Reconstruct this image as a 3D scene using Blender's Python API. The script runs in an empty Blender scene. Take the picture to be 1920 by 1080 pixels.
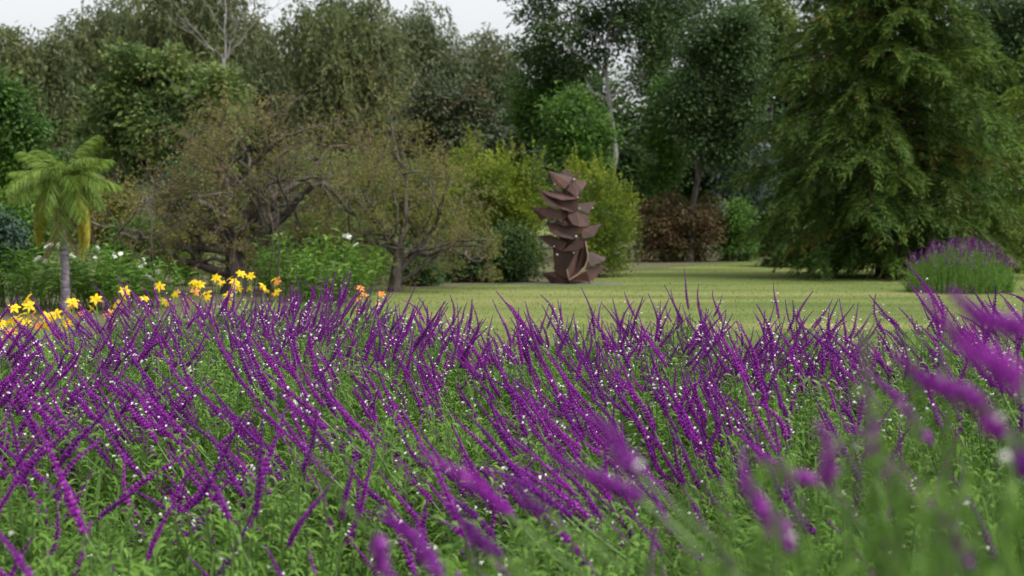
import bpy, math, random
import numpy as np
from mathutils import Vector, Quaternion, Matrix

# ------------------------------------------------------------------ camera, sky, sun, exposure
F_PX, HOR, CAM_H = 2667.0, 418.0, 1.6          # focal length in pixels of a 1920 wide frame (50 mm), horizon row, eye height
scene = bpy.context.scene
COL = scene.collection
PITCH = math.atan((540 - HOR) / F_PX)
cam_d = bpy.data.cameras.new('camera'); cam = bpy.data.objects.new('camera', cam_d); COL.objects.link(cam)
cam.location = (0, 0, CAM_H); cam.rotation_euler = (math.pi / 2 - PITCH, 0, 0)
cam_d.sensor_width = 36.0; cam_d.lens = 50.0; cam_d.clip_start = 0.05; cam_d.clip_end = 900
cam_d.dof.use_dof = True; cam_d.dof.focus_distance = 7.5; cam_d.dof.aperture_fstop = 3.7
scene.camera = cam

SUN_EL, SUN_AZ = math.radians(60), math.radians(112)     # azimuth from +Y towards +X
world = bpy.data.worlds.new('World'); scene.world = world; world.use_nodes = True
wn, wl = world.node_tree.nodes, world.node_tree.links
wn.clear()
w_out = wn.new('ShaderNodeOutputWorld'); w_bg = wn.new('ShaderNodeBackground')
w_sky = wn.new('ShaderNodeTexSky'); w_sky.sky_type = 'NISHITA'; w_sky.sun_disc = False
w_sky.sun_elevation = SUN_EL; w_sky.sun_rotation = SUN_AZ; w_sky.dust_density = 4.0; w_sky.air_density = 1.0
w_hs = wn.new('ShaderNodeHueSaturation'); w_hs.inputs['Saturation'].default_value = 0.16
wl.new(w_sky.outputs[0], w_hs.inputs['Color']); wl.new(w_hs.outputs[0], w_bg.inputs['Color'])
w_bg.inputs['Strength'].default_value = 0.15
wl.new(w_bg.outputs[0], w_out.inputs[0])
sun_d = bpy.data.lights.new('sun', 'SUN'); sun = bpy.data.objects.new('sun', sun_d); COL.objects.link(sun)
sun_d.energy = 1.2; sun_d.angle = math.radians(25); sun_d.color = (1.0, 0.96, 0.9)
sd = Vector((math.sin(SUN_AZ) * math.cos(SUN_EL), math.cos(SUN_AZ) * math.cos(SUN_EL), math.sin(SUN_EL)))
sun.rotation_euler = sd.to_track_quat('Z', 'Y').to_euler(); sun.location = (0, 0, 40)
scene.view_settings.view_transform = 'Standard'; scene.view_settings.look = 'None'
scene.view_settings.exposure = 0.82; scene.view_settings.gamma = 1.0
scene.render.engine = 'CYCLES'
scene.cycles.max_bounces = 5; scene.cycles.diffuse_bounces = 3; scene.cycles.glossy_bounces = 2
scene.cycles.transmission_bounces = 3; scene.cycles.transparent_max_bounces = 4

# ------------------------------------------------------------------ helpers
def px(x, y, d):
    """world point seen at pixel (x, y) of the 1920x1080 frame, d metres ahead of the eye"""
    u, v = (x - 960) / F_PX, -(y - 540) / F_PX
    c, s = math.cos(PITCH), math.sin(PITCH)
    dy, dz = c + v * s, -s + v * c
    return np.array([u / dy * d, d, CAM_H + dz / dy * d])
def gx(x, d): return (x - 960) / F_PX * d
def lin(r, g, b):
    f = lambda c: c / 12.92 if c <= 0.04045 else ((c + 0.055) / 1.055) ** 2.4
    return (f(r / 255), f(g / 255), f(b / 255), 1)
def unit(v):
    v = np.asarray(v, float); n = np.linalg.norm(v, axis=-1, keepdims=True); return v / np.maximum(n, 1e-9)

class MB:
    """collects faces; build() links them as one mesh object"""
    def __init__(s): s.v = []; s.f3 = []; s.f4 = []; s.r3 = []; s.r4 = []; s.m3 = []; s.m4 = []; s.n = 0
    def add(s, v, quads=None, tris=None, rq=0.5, rt=0.5, mat=0):
        v = np.asarray(v, float).reshape(-1, 3)
        for F, A, R, Mx, r in ((quads, s.f4, s.r4, s.m4, rq), (tris, s.f3, s.r3, s.m3, rt)):
            if F is not None and len(F):
                F = np.asarray(F, int); A.append(F + s.n)
                R.append(np.broadcast_to(np.asarray(r, float), (len(F),))); Mx.append(np.full(len(F), mat))
        s.v.append(v); s.n += len(v)
    def mesh(s, name, mats, smooth=False):
        me = bpy.data.meshes.new(name)
        v = np.concatenate(s.v) if s.v else np.zeros((0, 3))
        q = np.concatenate(s.f4) if s.f4 else np.zeros((0, 4), int)
        t = np.concatenate(s.f3) if s.f3 else np.zeros((0, 3), int)
        me.vertices.add(len(v)); me.vertices.foreach_set('co', v.astype(np.float32).ravel())
        me.loops.add(q.size + t.size)
        me.loops.foreach_set('vertex_index', np.concatenate([q.ravel(), t.ravel()]).astype(np.int32))
        nf = len(q) + len(t); me.polygons.add(nf)
        st = np.concatenate([np.arange(len(q)) * 4, q.size + np.arange(len(t)) * 3])
        me.polygons.foreach_set('loop_start', st.astype(np.int32))
        mi = np.concatenate(s.m4 + s.m3) if nf else np.zeros(0)
        me.polygons.foreach_set('material_index', mi.astype(np.int32))
        me.polygons.foreach_set('use_smooth', np.full(nf, smooth, bool))
        me.update(calc_edges=True)
        a = me.attributes.new('rnd', 'FLOAT', 'FACE')
        a.data.foreach_set('value', np.concatenate(s.r4 + s.r3).astype(np.float32))
        for m in (mats if isinstance(mats, (list, tuple)) else [mats]): me.materials.append(m)
        return me
    def build(s, name, mats, parent=None, smooth=False):
        return link(name, s.mesh(name, mats, smooth), parent)

def link(name, me, parent=None):
    o = bpy.data.objects.new(name, me); COL.objects.link(o)
    if parent is not None: o.parent = parent
    return o
def tag(o, label=None, cat=None, group=None, kind=None):
    if label: o['label'] = label
    if cat: o['category'] = cat
    if group: o['group'] = group
    if kind: o['kind'] = kind
    return o
def thing(name, label, cat, loc=(0, 0, 0), group=None):
    o = bpy.data.objects.new(name, None); COL.objects.link(o); o.location = loc; o.empty_display_size = 0.2
    return tag(o, label, cat, group)

def leaves(mb, P, D, U, L, W, fold=0.12, r=0.5, mat=0):
    """diamond leaves: base P, direction D, up hint U, length L, width W"""
    P = np.asarray(P, float); N = len(P)
    if N == 0: return
    D = unit(D); S = unit(np.cross(D, U)); Nn = np.cross(S, D)
    L = np.broadcast_to(L, (N,))[:, None]; W = np.broadcast_to(W, (N,))[:, None]
    mid = P + D * L * 0.42 + Nn * W * fold * -1
    v = np.stack([P, mid + S * W * 0.5 + Nn * W * fold * 2, P + D * L, mid - S * W * 0.5 + Nn * W * fold * 2], 1).reshape(-1, 3)
    f = np.arange(N)[:, None] * 4 + np.array([[0, 1, 2, 3]])
    mb.add(v, quads=f, rq=r, mat=mat)

def blades(mb, P, D, L, W, bend, rng, r=0.5, mat=0, up=(0, 0, 1)):
    """arching lance-shaped leaves, four triangles each; bend = drop of the tip as a share of the length"""
    P = np.asarray(P, float); N = len(P)
    if N == 0: return
    D = unit(D); up = np.broadcast_to(np.asarray(up, float), (N, 3))
    S = unit(np.cross(D, up) + rng.normal(0, .25, (N, 3))); L = np.broadcast_to(L, (N,))[:, None]
    W = np.broadcast_to(W, (N,))[:, None]; B = np.broadcast_to(bend, (N,))[:, None]
    def pt(t): return P + D * L * t - up * (L * B * t * t)
    a, b, c, e = pt(0), pt(.36), pt(.7), pt(1.0)
    v = np.stack([a, b + S * W / 2, b - S * W / 2, c + S * W * .42, c - S * W * .42, e], 1).reshape(-1, 3)
    o = np.arange(N)[:, None] * 6
    t = np.concatenate([o + np.array([[0, 1, 2]]), o + np.array([[3, 5, 4]])]); q = o + np.array([[1, 3, 4, 2]])
    r = np.broadcast_to(r, (N,))
    mb.add(v, quads=q, tris=t, rq=r, rt=np.concatenate([r, r]), mat=mat)

def tube(mb, pts, rad, k=6, r=0.5, mat=0, cap=True):
    pts = np.asarray(pts, float); n = len(pts)
    rad = np.broadcast_to(np.asarray(rad, float), (n,))
    T = unit(np.gradient(pts, axis=0))
    ref = np.array([0.31, 0.94, 0.13]) if abs(T[0, 1]) < .9 else np.array([1.0, 0.1, 0])
    A = unit(np.cross(T, ref)); B = np.cross(T, A)
    an = np.arange(k) * 2 * math.pi / k
    ring = pts[:, None] + rad[:, None, None] * (A[:, None] * np.cos(an)[None, :, None] + B[:, None] * np.sin(an)[None, :, None])
    i, j = np.meshgrid(np.arange(n - 1), np.arange(k), indexing='ij'); j2 = (j + 1) % k
    q = np.stack([i * k + j, i * k + j2, (i + 1) * k + j2, (i + 1) * k + j], -1).reshape(-1, 4)
    v = ring.reshape(-1, 3); tr = None
    if cap:
        v = np.concatenate([v, pts[-1:]]); jj = np.arange(k)
        tr = np.stack([(n - 1) * k + jj, (n - 1) * k + (jj + 1) % k, np.full(k, n * k)], 1)
    mb.add(v, quads=q, tris=tr, rq=r, rt=r, mat=mat)

def curve(a, b, rng, n=6, wob=0.1, sag=0.0):
    a, b = np.asarray(a, float), np.asarray(b, float); t = np.linspace(0, 1, n)[:, None]
    L = np.linalg.norm(b - a); p = a + (b - a) * t
    w = rng.normal(0, wob * L, (n, 3)) * np.sin(t * math.pi) * .6
    p = p + w; p[:, 2] += (sag * L * 4 * t * (1 - t))[:, 0]
    return p

# ------------------------------------------------------------------ materials
def nmat(name):
    m = bpy.data.materials.new(name); m.use_nodes = True; return m, m.node_tree.nodes, m.node_tree.links
def ramp(nodes, cols, pos=None):
    c = nodes.new('ShaderNodeValToRGB'); e = c.color_ramp.elements
    pos = pos or [i / (len(cols) - 1) for i in range(len(cols))]
    while len(e) < len(cols): e.new(0.5)
    for i, (p, k) in enumerate(zip(pos, cols)): e[i].position = p; e[i].color = k
    return c
def leaf_mat(name, cols, trans=0.28, rough=0.55, patch=None, patch_scale=0.5, spec=0.25, pos=None):
    """cols: colours picked leaf by leaf; patch: a second colour in soft-edged patches of the plant"""
    m, n, l = nmat(name); b = n['Principled BSDF']; out = n['Material Output']
    at = n.new('ShaderNodeAttribute'); at.attribute_name = 'rnd'
    c = ramp(n, cols, pos); l.new(at.outputs['Fac'], c.inputs[0]); col = c.outputs[0]
    if patch:
        tc = n.new('ShaderNodeTexCoord'); no = n.new('ShaderNodeTexNoise'); no.inputs['Scale'].default_value = patch_scale
        no.inputs['Detail'].default_value = 3
        l.new(tc.outputs['Object'], no.inputs['Vector'])
        mr = n.new('ShaderNodeMapRange'); mr.inputs[1].default_value = .46; mr.inputs[2].default_value = .68
        l.new(no.outputs[0], mr.inputs[0])
        mx = n.new('ShaderNodeMix'); mx.data_type = 'RGBA'; l.new(mr.outputs[0], mx.inputs[0])
        l.new(col, mx.inputs[6]); mx.inputs[7].default_value = patch; col = mx.outputs[2]
    l.new(col, b.inputs['Base Color']); b.inputs['Roughness'].default_value = rough
    b.inputs['Specular IOR Level'].default_value = spec
    tr = n.new('ShaderNodeBsdfTranslucent'); l.new(col, tr.inputs[0])
    ms = n.new('ShaderNodeMixShader'); ms.inputs[0].default_value = trans
    l.new(b.outputs[0], ms.inputs[1]); l.new(tr.outputs[0], ms.inputs[2]); l.new(ms.outputs[0], out.inputs[0])
    return m
def bark_mat(name, c1, c2, scale=6, stretch=0.25, bump=0.6):
    m, n, l = nmat(name); b = n['Principled BSDF']
    tc = n.new('ShaderNodeTexCoord'); mp = n.new('ShaderNodeMapping'); mp.inputs['Scale'].default_value = (1, 1, stretch)
    no = n.new('ShaderNodeTexNoise'); no.inputs['Scale'].default_value = scale; no.inputs['Detail'].default_value = 6
    l.new(tc.outputs['Object'], mp.inputs[0]); l.new(mp.outputs[0], no.inputs['Vector'])
    c = ramp(n, [c1, c2], [.35, .68]); l.new(no.outputs[0], c.inputs[0]); l.new(c.outputs[0], b.inputs['Base Color'])
    bp = n.new('ShaderNodeBump'); bp.inputs['Strength'].default_value = bump; bp.inputs['Distance'].default_value = .03
    l.new(no.outputs[0], bp.inputs['Height']); l.new(bp.outputs[0], b.inputs['Normal'])
    b.inputs['Roughness'].default_value = .9; b.inputs['Specular IOR Level'].default_value = .15
    return m

M = {}
M['willow'] = leaf_mat('willow_leaf', [lin(82, 94, 60), lin(106, 116, 72), lin(128, 130, 84)], .38, patch=lin(94, 106, 70), patch_scale=.25)
M['willow_b'] = leaf_mat('grey_willow_leaf', [lin(82, 94, 70), lin(100, 112, 80), lin(120, 124, 92)], .38, patch=lin(108, 114, 74), patch_scale=.3)
M['dark'] = leaf_mat('dark_leaf', [lin(50, 72, 40), lin(70, 94, 48), lin(98, 118, 60)], .3, patch=lin(62, 84, 52), patch_scale=.5, spec=.2)
M['dark_gloss'] = leaf_mat('glossy_dark_leaf', [lin(52, 74, 42), lin(70, 96, 52), lin(102, 124, 74)], .3, .5, patch=lin(62, 82, 50), spec=.2)
M['bluegreen'] = leaf_mat('blue_green_leaf', [lin(62, 82, 76), lin(86, 106, 98), lin(120, 136, 128)], .2, .45, spec=.5)
M['bright'] = leaf_mat('bright_leaf', [lin(74, 116, 44), lin(100, 146, 54), lin(140, 172, 70)], .35, patch=lin(72, 118, 56), patch_scale=.5)
M['fresh'] = leaf_mat('fresh_leaf', [lin(66, 100, 42), lin(84, 122, 48), lin(120, 152, 60)], .35, patch=lin(64, 94, 48), patch_scale=.6)
M['broad'] = leaf_mat('broad_leaf', [lin(76, 98, 52), lin(100, 122, 60), lin(134, 148, 78)], .35, patch=lin(82, 104, 62), patch_scale=.6)
M['yellowgreen'] = leaf_mat('yellow_green_leaf', [lin(84, 104, 34), lin(116, 134, 42), lin(156, 168, 58)], .35, patch=lin(80, 102, 46), patch_scale=.8)
M['brownhedge'] = leaf_mat('brown_leaf', [lin(76, 66, 46), lin(112, 86, 62), lin(92, 92, 52)], .25, patch=lin(86, 88, 48), patch_scale=.9)
M['rust_leaf'] = leaf_mat('rust_and_green_leaf', [lin(58, 74, 50), lin(82, 92, 60), lin(128, 92, 56)], .25, .45, patch=lin(70, 82, 62), pos=[0, .7, 1])
M['olive'] = leaf_mat('sparse_olive_leaf', [lin(104, 112, 54), lin(138, 140, 68), lin(146, 116, 72)], .35, patch=lin(126, 108, 70), patch_scale=.6, pos=[0, .85, 1])
M['cypress'] = leaf_mat('cypress_needle', [lin(54, 80, 34), lin(76, 104, 40), lin(106, 130, 50), lin(138, 112, 60)], .28, .65, patch=lin(84, 104, 40), patch_scale=.45, pos=[0, .5, .92, 1])
M['cypress_l'] = leaf_mat('pale_cypress_needle', [lin(90, 124, 40), lin(116, 146, 50), lin(146, 164, 64)], .35, .6, patch=lin(110, 128, 44), patch_scale=.6)
M['tassel'] = leaf_mat('brown_tassel', [lin(138, 104, 54), lin(164, 122, 66)], .2)
M['salvia'] = leaf_mat('salvia_leaf', [lin(76, 112, 44), lin(98, 136, 50), lin(128, 158, 78)], .35, .6, patch=lin(100, 142, 38), patch_scale=2.2)
M['salvia_stem'] = leaf_mat('salvia_stem', [lin(88, 116, 60), lin(108, 134, 76)], .1)
M['ginger'] = leaf_mat('ginger_leaf', [lin(58, 92, 30), lin(82, 120, 38), lin(126, 152, 60)], .35, .5, spec=.25)
M['strap'] = leaf_mat('daylily_leaf', [lin(92, 132, 50), lin(120, 158, 62), lin(152, 178, 86)], .3, .5)
M['yellow'] = leaf_mat('yellow_petal', [lin(240, 200, 18), lin(252, 224, 56)], .35)
M['orange'] = leaf_mat('orange_petal', [lin(236, 138, 70), lin(240, 168, 90)], .35)
M['white'] = leaf_mat('white_petal', [lin(236, 238, 230), lin(248, 248, 242)], .3)
M['palm'] = leaf_mat('palm_leaflet', [lin(86, 114, 44), lin(108, 136, 52), lin(140, 156, 68)], .35, .45)
M['palm_y'] = leaf_mat('yellowing_palm_leaflet', [lin(150, 150, 48), lin(176, 160, 50)], .35, .5)
M['palm_d'] = leaf_mat('dead_palm_leaflet', [lin(134, 112, 86), lin(160, 138, 108)], .2, .8)
M['vine'] = leaf_mat('vine_leaf', [lin(44, 62, 48), lin(56, 78, 60), lin(78, 98, 82)], .15, .6, spec=.15)
M['grass'] = leaf_mat('grass_blade', [lin(96, 112, 56), lin(114, 126, 66), lin(140, 140, 86)], .45, patch=lin(120, 124, 72), patch_scale=.35)
M['bark'] = bark_mat('grey_bark', lin(52, 47, 45), lin(108, 100, 94))
M['bark_dark'] = bark_mat('dark_bark', lin(44, 36, 32), lin(84, 72, 64))
M['bark_pale'] = bark_mat('pale_bark', lin(128, 124, 124), lin(182, 178, 178), 4)
M['bark_dead'] = bark_mat('bleached_bark', lin(98, 94, 92), lin(140, 136, 134), 4)
M['bark_palm'] = bark_mat('palm_trunk', lin(92, 84, 92), lin(146, 138, 148), 9, 3.0)
M['twig'] = bark_mat('twig_bark', lin(78, 68, 66), lin(112, 100, 98), 8)

def purple_mat():
    m, n, l = nmat('velvet_purple_calyx'); b = n['Principled BSDF']
    at = n.new('ShaderNodeAttribute'); at.attribute_name = 'rnd'
    oi = n.new('ShaderNodeObjectInfo')
    c = ramp(n, [lin(98, 20, 116), lin(130, 36, 142), lin(172, 86, 184)], [0, .6, 1]); l.new(at.outputs['Fac'], c.inputs[0])
    hs = n.new('ShaderNodeHueSaturation'); l.new(c.outputs[0], hs.inputs['Color'])
    for k, lo, hi in (('Hue', .485, .515), ('Value', .6, 1.12)):
        mr = n.new('ShaderNodeMapRange'); mr.inputs[3].default_value = lo; mr.inputs[4].default_value = hi
        l.new(oi.outputs['Random'], mr.inputs[0]); l.new(mr.outputs[0], hs.inputs[k])
    l.new(hs.outputs[0], b.inputs['Base Color']); b.inputs['Roughness'].default_value = .8
    b.inputs['Specular IOR Level'].default_value = .1
    b.inputs['Sheen Weight'].default_value = .3; b.inputs['Sheen Tint'].default_value = lin(214, 130, 220)
    return m
M['purple'] = purple_mat()

def rust_mat():
    m, n, l = nmat('rusted_steel'); b = n['Principled BSDF']
    tc = n.new('ShaderNodeTexCoord'); no = n.new('ShaderNodeTexNoise'); no.inputs['Scale'].default_value = 2.2; no.inputs['Detail'].default_value = 8
    no.inputs['Roughness'].default_value = .65
    l.new(tc.outputs['Object'], no.inputs['Vector'])
    c = ramp(n, [lin(50, 34, 31), lin(76, 49, 41), lin(114, 65, 47)], [.3, .55, .8]); l.new(no.outputs[0], c.inputs[0])
    mp = n.new('ShaderNodeMapping'); mp.inputs['Scale'].default_value = (14, 14, 1.2)
    n2 = n.new('ShaderNodeTexNoise'); n2.inputs['Scale'].default_value = 1.0; n2.inputs['Detail'].default_value = 4
    l.new(tc.outputs['Object'], mp.inputs[0]); l.new(mp.outputs[0], n2.inputs['Vector'])
    mx = n.new('ShaderNodeMix'); mx.data_type = 'RGBA'; mx.blend_type = 'MULTIPLY'; mx.inputs[0].default_value = .5
    c2 = ramp(n, [(.5, .48, .5, 1), (1, 1, 1, 1)], [.4, .6]); l.new(n2.outputs[0], c2.inputs[0])
    l.new(c.outputs[0], mx.inputs[6]); l.new(c2.outputs[0], mx.inputs[7]); l.new(mx.outputs[2], b.inputs['Base Color'])
    b.inputs['Roughness'].default_value = .62; b.inputs['Specular IOR Level'].default_value = .4
    bp = n.new('ShaderNodeBump'); bp.inputs['Strength'].default_value = .25; bp.inputs['Distance'].default_value = .01
    l.new(no.outputs[0], bp.inputs['Height']); l.new(bp.outputs[0], b.inputs['Normal'])
    return m
M['rust'] = rust_mat()
def plain(name, col, rough=.6, metal=0, nscale=8, var=.25):
    m, n, l = nmat(name); b = n['Principled BSDF']
    no = n.new('ShaderNodeTexNoise'); no.inputs['Scale'].default_value = nscale; no.inputs['Detail'].default_value = 6
    tc = n.new('ShaderNodeTexCoord'); l.new(tc.outputs['Object'], no.inputs['Vector'])
    c = ramp(n, [tuple(x * (1 - var) for x in col[:3]) + (1,), tuple(min(1, x * (1 + var)) for x in col[:3]) + (1,)], [.3, .7])
    l.new(no.outputs[0], c.inputs[0]); l.new(c.outputs[0], b.inputs['Base Color'])
    b.inputs['Roughness'].default_value = rough; b.inputs['Metallic'].default_value = metal
    return m
M['bolt'] = plain('bare_steel_bolt', lin(196, 190, 186), .4, .3)
M['shadow'] = plain('shadow_line', lin(92, 94, 78), .95)  # dull grey-green that paints the line of shade below the sculpture
M['soil'] = plain('dark_soil', lin(74, 62, 48), .95, 0, 14, .4)
M['litter'] = plain('leaf_litter', lin(82, 80, 50), .95, 0, 5, .45)
def lawn_mat():
    m, n, l = nmat('mown_lawn'); b = n['Principled BSDF']
    tc = n.new('ShaderNodeTexCoord'); mp = n.new('ShaderNodeMapping'); mp.inputs['Scale'].default_value = (.10, .42, 1)
    mp.inputs['Rotation'].default_value = (0, 0, .12)
    l.new(tc.outputs['Object'], mp.inputs[0])
    n1 = n.new('ShaderNodeTexNoise'); n1.inputs['Scale'].default_value = 1.0; n1.inputs['Detail'].default_value = 5
    l.new(mp.outputs[0], n1.inputs['Vector'])
    c = ramp(n, [lin(82, 98, 50), lin(104, 116, 62), lin(134, 132, 84)], [.34, .52, .72]); l.new(n1.outputs[0], c.inputs[0])
    n2 = n.new('ShaderNodeTexNoise'); n2.inputs['Scale'].default_value = 9; n2.inputs['Detail'].default_value = 8
    l.new(tc.outputs['Object'], n2.inputs['Vector'])
    c2 = ramp(n, [(.74, .74, .74, 1), (1.06, 1.06, 1.06, 1)], [.3, .65]); l.new(n2.outputs[0], c2.inputs[0])
    mx = n.new('ShaderNodeMix'); mx.data_type = 'RGBA'; mx.blend_type = 'MULTIPLY'; mx.inputs[0].default_value = .7
    l.new(c.outputs[0], mx.inputs[6]); l.new(c2.outputs[0], mx.inputs[7]); l.new(mx.outputs[2], b.inputs['Base Color'])
    b.inputs['Roughness'].default_value = .9; b.inputs['Specular IOR Level'].default_value = .1
    bp = n.new('ShaderNodeBump'); bp.inputs['Strength'].default_value = .6; bp.inputs['Distance'].default_value = .04
    l.new(n2.outputs[0], bp.inputs['Height']); l.new(bp.outputs[0], b.inputs['Normal'])
    return m
M['lawn'] = lawn_mat()

# ------------------------------------------------------------------ the ground
def sheet(name, outline, z, mat):
    mb = MB(); me = bpy.data.meshes.new(name)
    me.from_pydata([(x, y, z) for x, y in outline], [], [list(range(len(outline)))]); me.materials.append(mat)
    return tag(link(name, me), kind='structure')
tag(sheet('lawn', [(-400, -60), (400, -60), (400, 620), (-400, 620)], 0.0, M['lawn']), 'mown green lawn with dry yellowish bands around the sculpture', 'lawn')
def wavy(pts, seed, k=6, amp=.3):
    r = random.Random(seed); out = []
    for i in range(len(pts)):
        a, b = pts[i], pts[(i + 1) % len(pts)]
        for j in range(k):
            t = j / k; out.append((a[0] + (b[0] - a[0]) * t + r.uniform(-amp, amp), a[1] + (b[1] - a[1]) * t + r.uniform(-amp, amp)))
    return out
tag(sheet('flower_bed', wavy([(-6, -.5), (3.5, -.5), (4.4, 4), (4.2, 10.2), (0, 10.6), (-1.6, 13.2), (-5.5, 13.0), (-5.5, 6)], 3, 5, .15), 0.004, M['soil']), 'dark soil of the salvia bed', 'flower bed')
tag(sheet('planting_bed', wavy([(-70, 11), (-5.7, 13.6), (-2.2, 15), (-3.4, 24), (-3.1, 33.5), (1.0, 38.6), (5, 50), (9.5, 58), (20, 72), (70, 74), (70, 150), (-120, 150)], 5, 6, .3), 0.008, M['litter']), 'leaf litter under the trees and shrubs', 'planting bed')

rng = np.random.default_rng(7)
mb = MB()
N = 56000
yy = 9.5 + 55 * rng.random(N) ** 1.7; xx = (rng.random(N) * 2 - .75) * (.30 * yy) + .02 * yy
keep = (xx > np.interp(yy, [9, 15, 24, 33, 39, 50, 58, 70], [-3, -2.0, -3.1, -2.9, 1.2, 5, 9, 18]))
P = np.stack([xx, yy, np.full(N, -.005)], 1)[keep]; n = len(P)
D = unit(np.stack([rng.normal(0, .6, n), rng.normal(0, .6, n), np.full(n, 1.0)], 1))
leaves(mb, P, D, rng.normal(0, 1, (n, 3)), rng.uniform(.025, .05, n), rng.uniform(.01, .018, n), .05, rng.random(n))
tag(mb.build('lawn_grass', M['grass']), 'short green and straw coloured grass blades of the mown lawn', 'grass', kind='stuff')

# ------------------------------------------------------------------ tree builders
def auto_lobes(cx, cy, rx, ry, n, seed, k=.45):
    r = np.random.default_rng(seed); out = [(cx, cy, rx * (.62 if k > .4 else .42), ry * (.62 if k > .4 else .42))]
    for i in range(n):
        a = 2 * math.pi * (i + r.uniform(-.3, .3)) / n
        s = r.uniform(.8, 1.2) * k
        out.append((cx + math.cos(a) * rx * (1 - s) * r.uniform(.8, 1.08), cy - math.sin(a) * ry * (1 - s) * r.uniform(.8, 1.08), rx * s, ry * s))
    return out

def to_world(lobes, d, base, r, depth=.85):
    out = []
    for (lx, ly, rx, ry) in lobes:
        c = px(lx, ly, d); s = d / F_PX; ax, az = rx * s, ry * s; ay = min(ax, az) * 1.0 if ax > 0 else 1
        c[1] += r.uniform(-1, 1) * ay * depth
        out.append((c - base, np.array([ax, ay, az])))
    return out

def plant(name, label, cat, d, trunk_x, lobes, mat, bark, seed, clumps=260, per=60, crad=.55, leaf=(.16, .07), style='round',
          trad=.25, group=None, shell=.45, droop=.35, twigs=True, strand=(.9, 1.8), lean=0, floor=.02, part='crown', tname='trunk', maxz=None):
    r = np.random.default_rng(seed)
    base = np.array([gx(trunk_x, d), d, 0.0]); root = thing(name, label, cat, base, group)
    W = to_world(lobes, d, base, r)
    wt = np.array([np.prod(a) ** .67 for c, a in W]); wt /= wt.sum()
    idx = r.choice(len(W), clumps, p=wt)
    u = unit(r.normal(0, 1, (clumps, 3))); rad = r.random(clumps) ** shell
    C = np.stack([W[i][0] for i in idx]) + u * rad[:, None] * np.stack([W[i][1] for i in idx])
    C[:, 2] = np.maximum(C[:, 2], floor + crad * .3)
    mb = MB(); wb = MB()
    # wood: trunk to the crown's upper middle, limbs to the lobes, twigs to clumps
    top = max(c[2] + a[2] * .4 for c, a in W); cx = np.average([c[0] for c, a in W], weights=wt)
    ztop = max(top * .92, .4)
    tp = np.stack([np.linspace(0, cx * .6 + lean, 9), r.normal(0, .012 * ztop, 9), np.linspace(-.05, ztop, 9)], 1); tp[0, 1] = 0
    tp[1:-1, 0] += r.normal(0, .012 * ztop, 7)
    tr = trad * np.linspace(1, .22, 9); tr[0] *= 1.35
    tk = MB(); tube(tk, tp, tr, 10); 
    ends = []
    for (c, a) in W:
        zt = np.clip(c[2] - np.linalg.norm(c[:2] - tp[4, :2]) * .6 - a[2] * .3, ztop * .15, ztop * .9)
        k = zt / ztop * 8; i = int(min(k, 7)); st = tp[i] + (tp[i + 1] - tp[i]) * (k - i)
        p = curve(st, c, r, 7, .09, -.05); tube(wb, p, np.linspace(max(trad * .42, .015), max(trad * .1, .006), 7), 6); ends.append(p)
    if twigs:
        for q in range(0, clumps, max(1, clumps // 140)):
            p = ends[idx[q]]; s = p[np.argmin(np.linalg.norm(p - C[q], axis=1))]
            tube(wb, curve(s, C[q], r, 4, .08), np.linspace(max(trad * .09, .006), .004, 4), 3, cap=False)
    # leaves
    cs = crad * r.uniform(.55, 1.35, clumps); ctone = r.normal(0, .16, clumps)
    ii = np.repeat(np.arange(clumps), per); n = len(ii)
    L = leaf[0] * r.uniform(.65, 1.3, n); Wd = leaf[1] * r.uniform(.7, 1.25, n); rv = np.clip(r.normal(.5, .2, n) + ctone[ii], 0, 1)
    if style == 'round':
        off = r.normal(0, .5, (n, 3)) * np.array([1, 1, .62]); Pt = C[ii] + off * cs[ii][:, None]
        D = unit(off + r.normal(0, .55, (n, 3)) + u[ii] * .4) + np.array([0, 0, -droop])
        U = r.normal(0, .55, (n, 3)) + np.array([0, -.15, 1.0])
        leaves(mb, Pt, D, U, L, Wd, .1, rv)
    elif style == 'hang':
        ns = 6; sid = ii * ns + r.integers(0, ns, n)
        so = r.normal(0, 1, (clumps * ns, 3)) * np.array([.55, .55, .22]); sl = r.uniform(strand[0], strand[1], clumps * ns)
        t = r.random(n); o = so[sid]
        Pt = C[ii] + o * (cs[ii] * (0.3 + t * .9))[:, None] + r.normal(0, .05, (n, 3))
        Pt[:, 2] -= (sl[sid] * t ** 1.35) * (crad / .8)
        D = o * .35 + r.normal(0, .42, (n, 3)) + np.array([0, 0, -.9]) * (0.35 + t[:, None])
        leaves(mb, Pt, D, r.normal(0, 1, (n, 3)), L, Wd, .08, rv)
    elif style == 'up':
        off = r.normal(0, .5, (n, 3)) * np.array([1, 1, .8]); Pt = C[ii] + off * cs[ii][:, None]
        D = unit(off + r.normal(0, .5, (n, 3))) + np.array([0, 0, .45])
        leaves(mb, Pt, D, r.normal(0, .8, (n, 3)) + np.array([0, 0, .6]), L, Wd, .1, rv)
        tops = np.where((u[:, 2] > .2) & (rad > .75))[0][:90]
        for q in tops:                                   # long young shoots standing out of the top
            h = r.uniform(.35, .95); e = C[q] + np.array([r.normal(0, .1), r.normal(0, .1), h])
            tube(wb, curve(C[q], e, r, 4, .03), np.linspace(.008, .003, 4), 3, cap=False)
            m = 46; t = r.random(m); a = r.random(m) * 6.283
            pp = C[q] + (e - C[q]) * t[:, None]
            dd = np.stack([np.cos(a), np.sin(a), np.full(m, .9)], 1)
            leaves(mb, pp, dd, r.normal(0, .5, (m, 3)) + [0, 0, 1], leaf[0] * r.uniform(.7, 1.2, m) * (1.15 - .5 * t), leaf[1], .1, np.clip(r.normal(.8, .15, m), 0, 1))
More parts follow.
